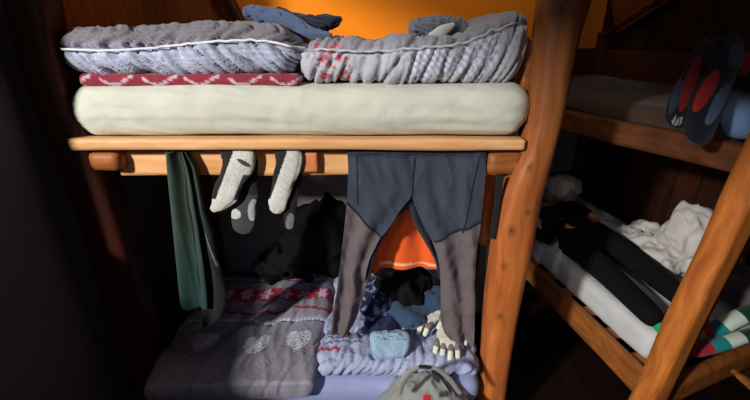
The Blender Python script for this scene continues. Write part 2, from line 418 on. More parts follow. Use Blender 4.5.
# timbers behind the trousers at the right end of the lower bunk
M_or = wood('orange pine', (196, 104, 40), (232, 142, 62), 'z')
a = W(483, 215, 1.82); b_ = W(497, 215, 1.82)
beam('end_batten', (.56, 1.86, Z(-.5)), (.56, 1.86, Z(-1.0)), .05, .10, M_or, bed, up=(0, 1, 0))
beam('end_batten', (.50, 1.80, Z(-.56)), (.62, 1.80, Z(-.56)), .04, .09, M_or, bed)
# slats and lower frame
M_slat = wood('pine slat', (150, 92, 50), (190, 128, 76), 'y')
for k in range(11):
    x = -1.05+k*.16
    beam('slat', (x, 1.66, 1.628), (x, 2.5, 1.628), .08, .018, M_slat, bed, bev=.003)
beam('bed_rail', (-1.2, 2.5, 1.57), (.7, 2.5, 1.57), .05, .1, M_slat, bed)
beam('bed_rail', (-1.12, 1.62, .21), (.55, 1.62, .21), .05, .13, M_logd, bed)
beam('bed_rail', (-1.12, 2.5, .21), (.6, 2.5, .21), .05, .13, M_logd, bed)
for k in range(9):
    x = -1.0+k*.18
    beam('slat', (x, 1.6, .285), (x, 2.5, .285), .08, .018, M_slat, bed, bev=.003)

# ------------------------------------------------------------------ mattresses of the near bunk
M_cream = cloth('cream fitted sheet', (205, 207, 196), crease=.35, csc=5, sheen=.1)
def dm(q, nn):
    f = 0
    if nn.y < .3:
        # long shallow sheet creases running across the front
        s = q.z+.04*q.x-.01*math.sin(q.x*2.2)
        f += .009*ridged(q.x*1.1+3, s*24, 1.3)+.006*ridged(q.x*2.3+7, s*45+q.x*6, 4)-.012
    f *= max(0, -nn.y)**1.5
    f += .008*nz(q.x*3, q.y*3, q.z*5)
    return f
def wm(q):
    # the sheet pulls in at the lower left corner
    t = sst(.80, .92, abs(q.x)); return Vector((q.x*(1-.02*sst(0, -.12, q.z)*t), q.y, q.z-.012*math.cos(q.x*1.6)*0+0))
xl = W(65, 110, 1.60).x; xr = W(534, 110, 1.60).x; zt = zz(300, 84, 1.60); zb = zz(300, 138.5, 1.60)
o = softbox('mattress', ((xl+xr)/2, 1.57+.46, (zt+zb)/2), (xr-xl, .92, zt-zb), .095, M_cream, cell=.016, disp=dm, warp=wm)
tag(o, 'thick cream sheeted mattress on the upper near bunk', 'mattress')
M_lav = cloth('lavender sheet', (150, 160, 205), crease=.12, csc=6)
def dm2(q, nn):
    f = .006*nz(q.x*3, q.y*3, q.z*5)
    if nn.y < .3: f += .005*ridged(q.x*5+q.z*14, q.z*6, 2)
    f += .006*ridged(q.x*1.5, q.y*14+q.x*2, 4)*sst(0, .5, nn.z)
    return f
o = softbox('mattress', (-.295, 1.49+.5, Z(-1.61)-.065), (1.64, 1.0, .15), .06, M_lav, cell=.018, disp=dm2)
tag(o, 'pale blue-lavender sheeted mattress on the lower near bunk', 'mattress')

# ------------------------------------------------------------------ upper duvets
M_cc = cloth('patterned duvet cotton', attr=True, weave=700, bump=.2, crease=.35, csc=34)
def gather(x, z, sl, fr, seed):
    a = abs(nz(x*fr+z*sl+seed, z*3.0, seed)); b_ = abs(nz(x*fr*1.9+z*sl*1.5+seed, z*5, seed+5))
    return 1.15-.75*math.exp(-(a/.085)**2)-.40*math.exp(-(b_/.11)**2)+.5*nz(x*9, z*3, seed)
ul = empty('duvet', (-.75, 2.0, Z(-.17)), 'folded grey striped duvet on the left of the upper bunk over its red underside', 'duvet', 'duvets')
x0 = W(51, 50, 1.6).x; x1 = W(301, 50, 1.6).x; hz = .19
def d1(q, nn):
    zz_ = q.z
    seam = .020+.012*math.sin(q.x*5)
    g = gather(q.x, zz_+q.y*.5*sst(.02, .09, zz_), 14, 13, 2.)
    amp = (.034 if nn.y < .4 else .016)*(1-.45*sst(.03, .07, zz_))
    f = amp*(g-.95)
    f -= .018*math.exp(-((zz_-seam)/.012)**2)*(1 if nn.y < 0 else 0)
    f += .012*nz(q.x*4, q.y*4, 3)
    return f
def c1(q, nn):
    base = (176, 180, 196) if q.z < .03 else (138, 130, 132)
    base = mixc((186, 192, 216), (118, 112, 118), sst(.0, .05, q.z))
    base = mixc(base, (132, 138, 164), .4*(.5+.5*math.sin(q.z*520)))
    return base
def w1(q):
    t = sst(-.25, -.5, q.x); u = sst(.30, .5, q.x)
    return Vector((q.x, q.y, q.z*(1-.12*t-.3*u)-.012*u+.006*math.sin(q.x*7)))
softbox('cover', ((x0+x1)/2, 1.60+.36, Z(-.155)+hz/2-.005), (x1-x0, .72, hz), .085, M_cc, ul, cell=.0075, disp=d1, col=c1, warp=w1)
M_pipe = cloth('white piping', (222, 224, 236))
def piping(cx, cz, half, zf, wf, yy, par, r=.0045, amp=.004):
    pts = []
    for k in range(41):
        x = -half*1.0+2*half*k/40; q = wf(Vector((x, 0, zf(x))))
        pts.append(((cx+q.x, yy+.05*sst(.86, 1, abs(x)/half)**1.5+amp*nz(x*30, 3, 1), cz+q.z+amp*nz(x*34, 1, 7)), r))
    return tube('piping', pts, M_pipe, par, n=10, K=240, flat=1)
piping((x0+x1)/2, Z(-.155)+hz/2-.005, .47, lambda x: .020+.012*math.sin(x*5), w1, 1.601, ul)
x0 = W(74, 78, 1.6).x; x1 = W(299, 78, 1.6).x
def cred(q, nn):
    a = abs(math.sin(q.x*19+.6)); b = q.z*90+1.6*math.sin(q.x*38)
    if abs(b) < .5 and a > .3: return (205, 176, 190)
    return (140, 46, 64)
softbox('underside', ((x0+x1)/2, 1.615+.35, Z(-.172)), (x1-x0, .7, .045), .02, M_cc, ul, cell=.007 if False else .009, col=cred, disp=lambda q, nn: .004*nz(q.x*9, q.y*9, q.z*9))

ur = empty('duvet', (.15, 2.0, Z(-.17)), 'rumpled grey duvet with red print and raised corner on the right of the upper bunk', 'duvet', 'duvets')
x0 = W(299, 60, 1.6).x; x1 = W(529, 60, 1.6).x; cxr = (x0+x1)/2; hw = (x1-x0)/2
def d2(q, nn):
    g = gather(q.x, -q.z, 9, 17, 8.)
    f = (.023 if nn.y < .4 else .012)*(g-.9)
    seam = .045+.01*math.sin(q.x*9)
    f -= .013*math.exp(-((q.z-seam)/.009)**2)*(1 if nn.y < 0 else 0)
    return f+.01*nz(q.x*5, q.y*5, 6)
def c2(q, nn):
    base = mixc((178, 180, 192), (134, 134, 146), sst(.02, .07, q.z))
    if -.37 < q.x < -.24 and q.z < .07 and nn.y < .5:
        v = nz(q.x*48, q.z*48, 1.)+.25*math.sin(q.x*90)*math.sin(q.z*90)
        if v > .12: base = (196, 84, 104)
    for hx in (.0, .17):
        dx, dz = (q.x-hx-.06)/.085, (q.z+.005)/.055
        if dx*dx+dz*dz < 1 and nn.y < .5:
            if (int(math.floor(q.x*70))+int(math.floor(q.z*70))) % 2: base = (204, 208, 224)
            else: base = (160, 163, 186)
    return base
def w2(q):
    t = sst(.12, hw, q.x); u = sst(-.28, -hw, q.x)
    return Vector((q.x-.02*t*sst(0, -.1, q.z), q.y, q.z+(.10*t*sst(-.09, .06, q.z)-.022*u*sst(0, .1, q.z))))
softbox('cover', (cxr, 1.60+.36, Z(-.194)+hz/2-.002), (x1-x0, .72, .165), .07, M_cc, ur, cell=.0075, disp=d2, col=c2, warp=w2)

M_pipe2 = cloth('grey piping', (186, 188, 198))
M_pipe = M_pipe2
piping(cxr, Z(-.194)+hz/2-.002, hw-.03, lambda x: .045+.01*math.sin(x*9), w2, 1.604, ur, r=.0045, amp=.010)

# clothes on top of the duvets
M_slate = cloth('slate shirt', (78, 92, 124), crease=.3, csc=20)
M_slated = cloth('dark slate lining', (34, 38, 54), crease=.2)
sh = empty('shirt', (-.2, 1.9, Z(.03)), 'crumpled slate blue shirt lying where the two upper duvets meet', 'shirt')
def crease(s, a=.25):
    return lambda t, an: a*nz(t*6+s, math.cos(an)*1.3, math.sin(an)*1.3+s)-.28*math.exp(-(nz(t*7+math.cos(an)*2+s, math.sin(an)*2.2, s)/.09)**2)
def YL(px, py, Y, r): return (W(px, py, Y), r)
def dw(s, a=.25): return lambda t, an: a*nz(t*6+s, math.cos(an)*1.3, math.sin(an)*1.3+s)
tube('sleeve', [YL(247, 13, 1.85, .02), YL(262, 14, 1.85, .032), (W(282, 18, 1.83)), ] and [YL(246, 12, 1.85, .022), YL(262, 15, 1.85, .034), YL(285, 22, 1.82, .034), YL(312, 33, 1.78, .026), YL(330, 36, 1.76, .012)], M_slate, sh, flat=1.2, disp=crease(1), K=160, n=60)
tube('shirt_body', [YL(278, 12, 1.9, .02), YL(292, 20, 1.88, .03), YL(312, 24, 1.86, .034), YL(332, 22, 1.86, .03), YL(340, 19, 1.86, .012)], M_slated, sh, flat=1.2, disp=crease(5, .35), K=160, n=60)
tube('collar', [YL(262, 8, 1.84, .008), YL(285, 14, 1.82, .012), YL(302, 22, 1.8, .01)], M_slate, sh, flat=1.2, disp=dw(9), K=40)
M_grey = cloth('grey knit', (104, 112, 122), crease=.25, csc=22)
M_grey2 = cloth('light grey lining', (188, 190, 190), crease=.2)
hat = empty('knit_hat', (.22, 1.9, Z(.06)), 'small bundled grey knit hat on the right upper duvet', 'hat')
tube('hat_body', [YL(414, 29, 1.85, .04), YL(432, 27, 1.85, .046), YL(450, 27, 1.86, .042), YL(461, 28, 1.86, .03)], M_grey, hat, flat=1.1, disp=crease(14, .22), K=120, n=60)
tube('folded_brim', [YL(430, 36, 1.80, .012), YL(442, 31, 1.795, .022), YL(453, 25, 1.80, .010)], M_grey2, hat, flat=.5, K=40)
tube('pompom', [YL(459, 19, 1.84, .014), YL(464, 27, 1.84, .018), YL(462, 33, 1.84, .012)], M_grey, hat, flat=1, disp=dw(2, .4))

# ------------------------------------------------------------------ lower duvets
def heart(x, y):
    x *= 1.15; y = y*1.1-.08+.0
    return (x*x+y*y-.55)**3-x*x*y**3*1.4 < 0 if True else 0
ll = empty('duvet', (-.68, 1.9, Z(-1.6)), 'dim grey duvet with checked hearts and a red flower band on the lower bunk', 'duvet', 'duvets')
LX, LY = .80, .86
def cl(q, nn):
    u = q.x/LX+.5; v = q.y/LY+.5
    base = (128, 124, 138)
    base = mixc(base, (150, 150, 172), .6*sst(.35, .48, v))
    wv = .012*math.sin(u*13)
    if abs(v-.955-wv) < .008 or abs(v-.90-wv) < .008: base = (150, 34, 56)
    if .70 < v-wv*.5 < .82 and u > .2:
        base = (178, 36, 60)
        cx = (u*7) % 1-.5; cy = (v-wv*.5-.76)/.12*.8
        r = math.hypot(cx, cy); th = math.atan2(cy, cx)
        if r < .34*(abs(math.cos(th*3))*.6+.45) and r > .06: base = (205, 180, 200)
    if abs(v-.585-.02*math.sin(u*9+1)) < .012: base = (150, 26, 46)
    if abs(v-.49) < .006 and int(u*70) % 2: base = (205, 205, 220)
    for hx, hy in ((.24, .27), (.58, .24), (.84, .28)):
        hxx, hyy = (u-hx)/.105, (v-hy)/.11
        if heart(hxx, hyy):
            ck = (int(math.floor(q.x*95))+int(math.floor(q.y*95))) % 2
            base = (216, 218, 234) if ck else (142, 140, 158)
    if abs(v-.03) < .008: base = (146, 142, 156)
    return base
def dl(q, nn):
    u = q.x/LX+.5; v = q.y/LY+.5
    f = .012*nz(q.x*5, q.y*5, 2)
    f += .022*(ridged((q.x-.35*q.y)*6+1, q.y*1.6, 4)-.5)-.009*math.exp(-(nz((q.x-.5*q.y)*9, q.y*3, 6)/.07)**2)+.008*ridged((q.x+.2*q.y)*15, q.y*4, 9)
    f -= .014*math.exp(-((v-.49)/.012)**2)
    return f*sst(-.5, .3, nn.z)
def wl(q):
    sl = -.05*sst(.25, .45, -q.y)   # droops at the front hem
    return Vector((q.x+.04*(q.y/LY), q.y-(.03*(.5-q.x/LX)), q.z+sl+.02*sst(.1, .4, q.y)))
softbox('cover', (-.675, 1.43+LY/2, Z(-1.545)), (LX, LY, .10), .045, M_cc, ll, cell=.0075, disp=dl, col=cl, warp=wl)

lr = empty('duvet', (.12, 1.9, Z(-1.6)), 'blue-grey duvet with gathered front edge on the lower bunk beneath the hanging trousers', 'duvet', 'duvets')
RX, RY = .78, .88
def cr_(q, nn):
    u = q.x/RX+.5; v = q.y/RY+.5
    base = (164, 172, 205)
    if u < .14 and abs(v-.12+.1*u) < .012: base = (170, 50, 80)
    if u < .13 and abs(v-.5) < .02: base = (170, 60, 84)
    for k in range(4):
        if .03 < u < .28 and abs(v-.16-k*.03) < .007: base = (88, 84, 108)
    return base
def dr(q, nn):
    f = .011*nz(q.x*6, q.y*6, 5)+.008*ridged(q.x*7+q.y*4, q.y*8, 3)
    if nn.y < .2 or q.y < -.36: f += -.018*math.exp(-(nz(q.x*20-q.z*16, q.y*5, 7)/.11)**2)-.010*math.exp(-(nz(q.x*38-q.z*16, q.y*5, 3)/.12)**2)+.008
    return f
softbox('cover', (.115, 1.52+RY/2, Z(-1.545)), (RX, RY, .095), .045, M_cc, lr, cell=.0095, disp=dr, col=cr_,
        warp=lambda q: Vector((q.x*(1+.03*sst(0, -.4, q.y)), q.y, q.z+.02*sst(.2, .4, -q.x)*sst(.1, .3, q.y))))

# ------------------------------------------------------------------ clothes hanging on the rail
# grey trousers
M_tr = cloth('trouser stretch fabric', attr=True, weave=1200, bump=.15, sheen=.1)
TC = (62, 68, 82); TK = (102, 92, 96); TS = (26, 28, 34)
def trf(seed):
    def f(u, v, p):
        a = sst(.1, .6, v)
        return -.015*a*(math.sin((u*2.0+seed+.35*math.sin(v*3+seed))*math.pi*1.5))+.012*nz(p.x*16+p.z*3, p.z*5, seed)-.008*ridged(p.x*14+p.z*5, p.z*6, seed+3)+.006*a*nz(p.x*30, p.z*22, seed)
    return f
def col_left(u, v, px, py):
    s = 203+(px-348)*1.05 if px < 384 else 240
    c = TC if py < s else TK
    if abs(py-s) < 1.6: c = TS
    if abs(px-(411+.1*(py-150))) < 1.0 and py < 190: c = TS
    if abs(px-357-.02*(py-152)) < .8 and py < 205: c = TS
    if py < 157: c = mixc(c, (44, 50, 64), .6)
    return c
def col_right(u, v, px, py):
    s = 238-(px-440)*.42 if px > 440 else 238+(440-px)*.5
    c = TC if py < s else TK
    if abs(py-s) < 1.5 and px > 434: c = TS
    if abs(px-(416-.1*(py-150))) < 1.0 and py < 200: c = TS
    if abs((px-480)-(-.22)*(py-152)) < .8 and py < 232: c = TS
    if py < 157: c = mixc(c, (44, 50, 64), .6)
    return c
tr = empty('trousers', W(411, 152, 1.62), 'wide dark grey stretch trousers hanging legs apart from the bunk rail', 'trousers')
Lr = [(347, 151, 414, 151), (348, 165, 413.5, 165), (348, 180, 412.5, 181), (347.5, 196, 411, 196), (346.5, 208, 402, 208), (345, 222, 391, 224), (343, 240, 379, 240), (341, 258, 370, 259), (339, 272, 366, 273), (337, 290, 365, 291), (334, 305, 361, 306), (332, 320, 355, 322), (331, 333, 347, 336)]
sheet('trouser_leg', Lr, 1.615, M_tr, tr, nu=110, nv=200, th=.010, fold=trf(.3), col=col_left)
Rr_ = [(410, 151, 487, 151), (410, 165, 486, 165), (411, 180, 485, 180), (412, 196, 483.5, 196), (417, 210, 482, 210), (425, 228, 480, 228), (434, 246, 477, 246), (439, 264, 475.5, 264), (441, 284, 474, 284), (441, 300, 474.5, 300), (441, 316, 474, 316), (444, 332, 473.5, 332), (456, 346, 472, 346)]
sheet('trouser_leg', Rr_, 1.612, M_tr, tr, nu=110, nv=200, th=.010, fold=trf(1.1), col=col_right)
# the far halves of the folded legs, seen as dark inner edges
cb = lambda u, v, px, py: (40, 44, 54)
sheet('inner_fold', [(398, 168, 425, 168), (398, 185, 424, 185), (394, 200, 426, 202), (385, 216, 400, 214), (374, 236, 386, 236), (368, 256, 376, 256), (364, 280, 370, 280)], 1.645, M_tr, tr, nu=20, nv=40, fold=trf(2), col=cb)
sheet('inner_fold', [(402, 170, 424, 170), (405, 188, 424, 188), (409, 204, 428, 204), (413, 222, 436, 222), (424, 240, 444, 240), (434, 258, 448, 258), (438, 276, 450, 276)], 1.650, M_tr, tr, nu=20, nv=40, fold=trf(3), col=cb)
sheet('waistband', [(347, 149, 487, 149), (347, 154, 487, 154)], 1.606, M_tr, tr, nu=60, nv=4, th=.012, col=lambda u, v, px, py: (48, 54, 68))
beam('waistband_fold', (W(347, 150, 1.62).x, 1.655, W(347, 150, 1.62).z-.002), (W(487, 150, 1.62).x, 1.655, W(487, 150, 1.62).z-.002), .095, .010, cloth('waistband dark', (44, 50, 62)), tr, bev=.004)

# dark green long johns
M_gr = cloth('green jersey', attr=True, weave=1000)
gn = empty('leggings', W(190, 152, 1.62), 'long dark green leggings hanging at the left end of the rail', 'leggings')
def gfold(s, a=.016):
    return lambda u, v, p: -a*math.sin(u*math.pi*2.1+s+v)-.010*ridged(p.x*14+p.z*.8, p.z*1.6, s)
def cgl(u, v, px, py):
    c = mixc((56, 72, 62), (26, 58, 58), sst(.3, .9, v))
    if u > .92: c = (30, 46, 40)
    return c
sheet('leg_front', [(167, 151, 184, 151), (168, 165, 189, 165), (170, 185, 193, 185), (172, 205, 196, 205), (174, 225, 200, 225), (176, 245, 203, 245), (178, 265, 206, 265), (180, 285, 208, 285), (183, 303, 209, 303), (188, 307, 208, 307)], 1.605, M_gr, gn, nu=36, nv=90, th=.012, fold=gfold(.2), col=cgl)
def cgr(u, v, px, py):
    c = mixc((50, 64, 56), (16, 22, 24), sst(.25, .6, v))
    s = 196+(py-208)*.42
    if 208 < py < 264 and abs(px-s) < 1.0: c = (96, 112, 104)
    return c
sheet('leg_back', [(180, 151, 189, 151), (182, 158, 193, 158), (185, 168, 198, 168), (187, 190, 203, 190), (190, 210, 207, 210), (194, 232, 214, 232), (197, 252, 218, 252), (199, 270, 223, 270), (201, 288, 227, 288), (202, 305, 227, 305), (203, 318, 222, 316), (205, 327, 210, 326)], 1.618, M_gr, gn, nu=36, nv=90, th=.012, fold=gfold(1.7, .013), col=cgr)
a_, b2_ = W(167, 150.5, 1.62), W(190, 150.5, 1.62)
beam('fold', (a_.x, 1.655, a_.z-.002), (b2_.x, 1.655, b2_.z-.002), .10, .014, cloth('green fold', (44, 62, 52)), gn, bev=.005)

# socks
M_sock = cloth('marled sock knit', attr=True, weave=600, bump=.5)
LG, DG, BK = (208, 208, 204), (62, 62, 64), (24, 24, 26)
def noisy(c, px, py, a=.18):
    k = 1+a*nz(px*1.4, py*1.4, 2.3); return tuple(min(255, x*k) for x in c)
def project(p):
    f = p.y*CP-(p.z-CZ)*SP; u = p.y*SP+(p.z-CZ)*CP
    return 375+F*p.x/f, 200-F*u/f
def inell(px, py, cx, cy, a, b_, ang=0):
    c, s = math.cos(ang), math.sin(ang); dx, dy = px-cx, py-cy
    X, Y_ = (dx*c+dy*s)/a, (-dx*s+dy*c)/b_; return X*X+Y_*Y_ < 1
def sockcol(fn):
    def f(t, a, p):
        px, py = project(p); return noisy(fn(px, py, t, a), px, py)
    return f
Y0 = 1.60
s1 = empty('sock', W(236, 152, Y0), 'marled grey sock with black instep, toe pointing left, left of the sock beside it', 'sock', 'socks drying on the rail')
def f1(px, py, t, a):
    if px < 232.4-.373*(py-154) and py < 199: return (36, 35, 37)
    if inell(px, py, 244, 163, 8, 2.2, .5): return (70, 70, 72)
    if py > 175 and px > 240-(py-175)*.25 and py < 200: return (56, 56, 58) if px > 243-(py-175)*.4 else LG
    return LG
tube('sock_body', [YL(237, 151, Y0, .062), YL(238, 163, Y0, .066), YL(232, 178, Y0, .050), YL(227, 191, Y0, .056), YL(220, 203, Y0, .038), YL(214, 209, Y0, .018)], M_sock, s1, n=90, K=230, flat=.3, col=sockcol(f1), disp=dw(4, .16))
s2 = empty('sock', W(246, 175, 1.63), 'dark grey sock with pale heel patches hanging behind the left marled sock', 'sock', 'socks drying on the rail')
def f2(px, py, t, a):
    if inell(px, py, 253, 210, 5, 11, .1): return (176, 178, 180)
    if inell(px, py, 235, 214, 6, 5, .35): return (190, 190, 190)
    if py < 195: return (36, 36, 38)
    return (66, 67, 70)
tube('sock_body', [YL(250, 160, 1.64, .030), YL(248, 180, 1.64, .044), YL(246, 198, 1.64, .048), YL(244, 214, 1.635, .052), YL(243, 226, 1.63, .048)], M_sock, s2, n=80, K=200, flat=.28, col=sockcol(f2), disp=dw(7, .14))
s3 = empty('sock', W(288, 152, Y0), 'marled pale sock with black edge, hanging beside the wooden block', 'sock', 'socks drying on the rail')
def f3(px, py, t, a):
    if px < 286-.36*(py-155) and py < 199: return (36, 35, 37)
    return LG
tube('sock_body', [YL(288.5, 151, Y0, .054), YL(288, 165, Y0, .053), YL(284, 180, Y0, .046), YL(280, 194, Y0, .040), YL(277, 206, Y0, .036), YL(276, 209, Y0, .028)], M_sock, s3, n=90, K=230, flat=.3, col=sockcol(f3), disp=dw(11, .14))
s4 = empty('sock', W(290, 175, 1.63), 'black sock with one small pale patch, rightmost on the rail', 'sock', 'socks drying on the rail')
def f4(px, py, t, a):
    if inell(px, py, 290, 222, 4, 9, .1): return (120, 118, 116)
    return (30, 28, 30)
tube('sock_body', [YL(294, 160, 1.635, .030), YL(294, 178, 1.63, .030), YL(291, 196, 1.625, .028), YL(290, 212, 1.62, .026), YL(289, 226, 1.62, .020)], M_sock, s4, n=26, K=60, flat=.3, col=sockcol(f4), disp=dw(13, .12))

# orange shirt hanging behind the trousers
M_os = cloth('orange jersey', attr=True, weave=900)
def cor(u, v, px, py):
    c = (236, 96, 34)
    if abs(py-(263.5+.006*(px-400)**1)) < 1.1: c = (250, 190, 150)
    return c
og = empty('shirt', W(405, 160, 1.74), 'bright orange shirt hanging between the legs of the grey trousers', 'shirt')
sheet('shirt_body', [(380, 178, 432, 178), (378, 195, 436, 195), (374, 215, 440, 215), (372, 235, 443, 235), (370, 252, 446, 252), (369, 269, 446, 267)], 1.75, M_os, og, nu=50, nv=60, th=.008, fold=lambda u, v, p: -.014*math.sin(u*14+v*2)+.010*nz(p.x*18, p.z*6, 1), col=cor)
sheet('sleeve', [(366, 228, 380, 226), (365, 245, 381, 244), (364, 262, 380, 264), (366, 272, 378, 270)], 1.715, M_os, og, nu=14, nv=20, th=.02, fold=lambda u, v, p: -.01*math.sin(u*3), col=lambda u, v, px, py: (226, 84, 30))
# thin strip of a red towel behind the trousers at the right
M_rd = cloth('red towelling', (190, 50, 34), weave=400)
o = sheet('towel', [(470, 151, 490, 151), (470, 170, 489, 170), (470, 190, 487, 190), (470, 212, 484, 212)], 1.70, M_rd, nu=10, nv=20, th=.012, fold=lambda u, v, p: .006*math.sin(u*6))
tag(o, 'narrow strip of red towel showing right of the grey trousers', 'towel')
M_bag0 = cloth('black strap', (26, 26, 30))
o = sheet('strap', [(496, 176, 504, 176), (495, 200, 501, 200), (492, 222, 498, 222), (490, 240, 495, 240)], 1.56, M_bag0, nu=6, nv=20, th=.008, fold=lambda u, v, p: .01*v)
tag(o, 'short black strap hanging against the log post under the beam end', 'strap')

# ------------------------------------------------------------------ heap on the lower bunk
M_navy = cloth('navy cloth', (30, 42, 78), crease=.4, csc=22)
M_blk2 = cloth('black cloth', (10, 10, 13), crease=.3, csc=18, sheen=0)
M_blue = cloth('dull blue cloth', (52, 76, 104), crease=.3, csc=22)
M_teal = cloth('blue green dark cloth', (10, 16, 17), crease=.4, csc=16, sheen=0)
def dots(q, nn):
    v = nz(q.x*55, q.y*55, q.z*55)
    return (128, 140, 190) if v > .3 else (26, 34, 66)
c = G(402, 292, Z(-1.34))
o = crumple('sweater', c+Vector((0, .06, -.01)), (.30, .30, .24), M_blk2, seed=3, amp=.05, r=.1)
tag(o, 'crumpled black sweater heaped under the orange shirt', 'sweater')
c = G(375, 300, Z(-1.38))
o = crumple('scarf', c, (.13, .24, .2), M_cc, seed=9, amp=.04, r=.06, col=dots, cell=.009)
tag(o, 'navy scarf with pale blue dots beside the left trouser leg', 'scarf')
c = G(420, 314, Z(-1.43))
o = crumple('jeans', c+Vector((0, .02, .03)), (.32, .20, .11), M_blue, seed=15, amp=.03, r=.05, R=rotz(.5))
tag(o, 'folded dull blue jeans lying in front of the black sweater', 'jeans')
c = G(380, 322, Z(-1.45))
o = crumple('t_shirt', c, (.16, .14, .09), M_navy, seed=25, amp=.035, r=.04, R=rotz(-.4))
tag(o, 'small crumpled navy t-shirt left of the dull blue jeans', 't-shirt')
# light blue pouch with dark marks
def cp_(q, nn):
    base = (150, 178, 204)
    v = (q.z)/.03
    if nn.y < .3 and q.z > .022 and abs(q.x) < .085:
        if abs(nz(q.x*60, q.z*75, 3.3)) < .07 and nz(q.x*20, 1, 1) > -.25: base = (28, 36, 66)
    return base
c = G(390, 343, Z(-1.44))
o = softbox('pouch', c+Vector((0, -.01, 0)), (.20, .06, .135), .03, M_cc, cell=.003, R=rotz(.05, 0, -.65), col=cp_, disp=lambda q, nn: .007*nz(q.x*22, q.y*22, q.z*22), warp=lambda q: Vector((q.x*(1-.25*sst(0, -.07, q.z)), q.y, q.z)))
tag(o, 'light blue cloth pouch with dark scribbled lettering on the gathered duvet', 'pouch')

# knitted gloves
M_gl = cloth('pale glove knit', attr=True, weave=500, bump=.5)
def glove(c, ang, tilt, label, cuff, s=1.0, seed=0):
    g = empty('glove', c, label, 'glove', 'pair of pale knitted gloves')
    R = Matrix.Rotation(ang, 3, 'Z')@Matrix.Rotation(tilt, 3, 'X')
    cc = lambda t, a, p: (206, 204, 196)
    def cf(t, a, p): return (222, 222, 206) if t > .62 else (128, 118, 110)
    def T(x, y, z): return Vector(c)+R@(Vector((x, y, z))*s)
    tube('palm', [(T(0, 0, 0), .036*s), (T(0, .04, 0), .046*s), (T(0, .085, .004), .046*s)], M_gl, g, ref=R@Vector((0, 0, 1)), flat=.4, n=24, col=cc, disp=dw(seed, .12))
    for i, (fx, L) in enumerate(((-.036, .062), (-.012, .074), (.013, .070), (.037, .056))):
        tube('finger', [(T(fx, .085, .003), .0115*s), (T(fx*1.15, .085+L*.5, .012), .0115*s), (T(fx*1.25, .085+L*.95, -.006), .0105*s)], M_gl, g, ref=R@Vector((0, 0, 1)), flat=.85, n=14, col=cf)
    tube('thumb', [(T(-.035, .03, 0), .014*s), (T(-.062, .055, .004), .0125*s), (T(-.070, .085, 0), .011*s)], M_gl, g, ref=R@Vector((0, 0, 1)), flat=.85, n=14, col=cf)
    if cuff:
        tube('cuff', [(T(0, -.07, 0), .046*s), (T(0, -.03, 0), .040*s), (T(0, .01, 0), .036*s)], M_gl, g, ref=R@Vector((0, 0, 1)), flat=.4, n=24, col=cc, disp=lambda t, a: .05*math.sin(a*14))
    return g
glove(G(440, 306, Z(-1.385)), math.radians(128), -.35, 'pale knitted glove reaching further left, with its cuff under the trouser leg', True, 1.25)
glove(G(449, 322, Z(-1.415)), math.radians(168), -.40, 'pale knitted glove nearest the duvet edge, fingers pointing at the bag', False, 1.25, 4)

# dark jacket and black bag in the shadow at the back of the left duvet
def ct(q, nn): return (26, 34, 34)
c = G(312, 262, Z(-1.4))
o = crumple('jacket', (c.x+.03, 2.36, Z(-1.27)), (.42, .26, .46), M_blk2, seed=31, amp=.06, sc=5, r=.12, sag=0)
tag(o, 'large black jacket slumped against the back wall of the lower bunk', 'jacket')
o = crumple('fleece', (-.58, 2.27, Z(-1.41)), (.36, .2, .16), M_teal, seed=37, amp=.05, sc=8, r=.06)
tag(o, 'dark green fleece crumpled left of the large black jacket', 'fleece')

# fabric bag slumped over the front edge
M_bag = cloth('grey canvas', (140, 142, 140), crease=.4, csc=14)
M_bagd = cloth('black trim', (30, 30, 34))
bg = empty('drawstring_bag', W(424, 395, 1.44), 'slumped grey canvas bag with arched straps at the front edge of the lower bunk', 'bag')
bc = W(424, 396, 1.46)
softbox('bag_body', bc+Vector((0, .0, -.01)), (.42, .26, .25), .11, M_bag, bg, cell=.008, disp=lambda q, nn: .022*(ridged(q.x*9+q.z*6, q.y*7, q.z*6+3)-.5)+.012*(ridged(q.x*22, q.y*16, q.z*20)-.5),
        warp=lambda q: Vector((q.x*(1-.25*sst(0, .1, q.z)), q.y*(1-.3*sst(0, .1, q.z)), q.z-.10*abs(q.x)*sst(-.05, .1, q.z))))
def P3(px, py, Y=1.33): return W(px, py, Y)
tube('strap', [(P3(399, 394), .012), (P3(404, 379), .015), (P3(414, 369), .014), (P3(424, 367), .012)], M_bag, bg, flat=.5, K=40, disp=dw(3, .25))
st_ = tube('strap', [(P3(424, 367), .012), (P3(437, 370), .014), (P3(450, 380), .013), (P3(460, 393), .010)], M_bag, bg, flat=.5, K=40, disp=dw(5, .25))
tube('buckle', [(P3(420, 366.5, 1.32), .009), (P3(429, 367.5, 1.32), .009)], M_bagd, st_, flat=.7)
tube('seam', [(P3(432, 371, 1.315), .005), (P3(442, 379, 1.315), .006), (P3(450, 391, 1.315), .005)], M_bagd, bg, flat=.6, K=30)
softbox('tag', P3(427, 398, 1.30), (.035, .012, .03), .004, cloth('red tag', (200, 36, 50)), bg, cell=.006)

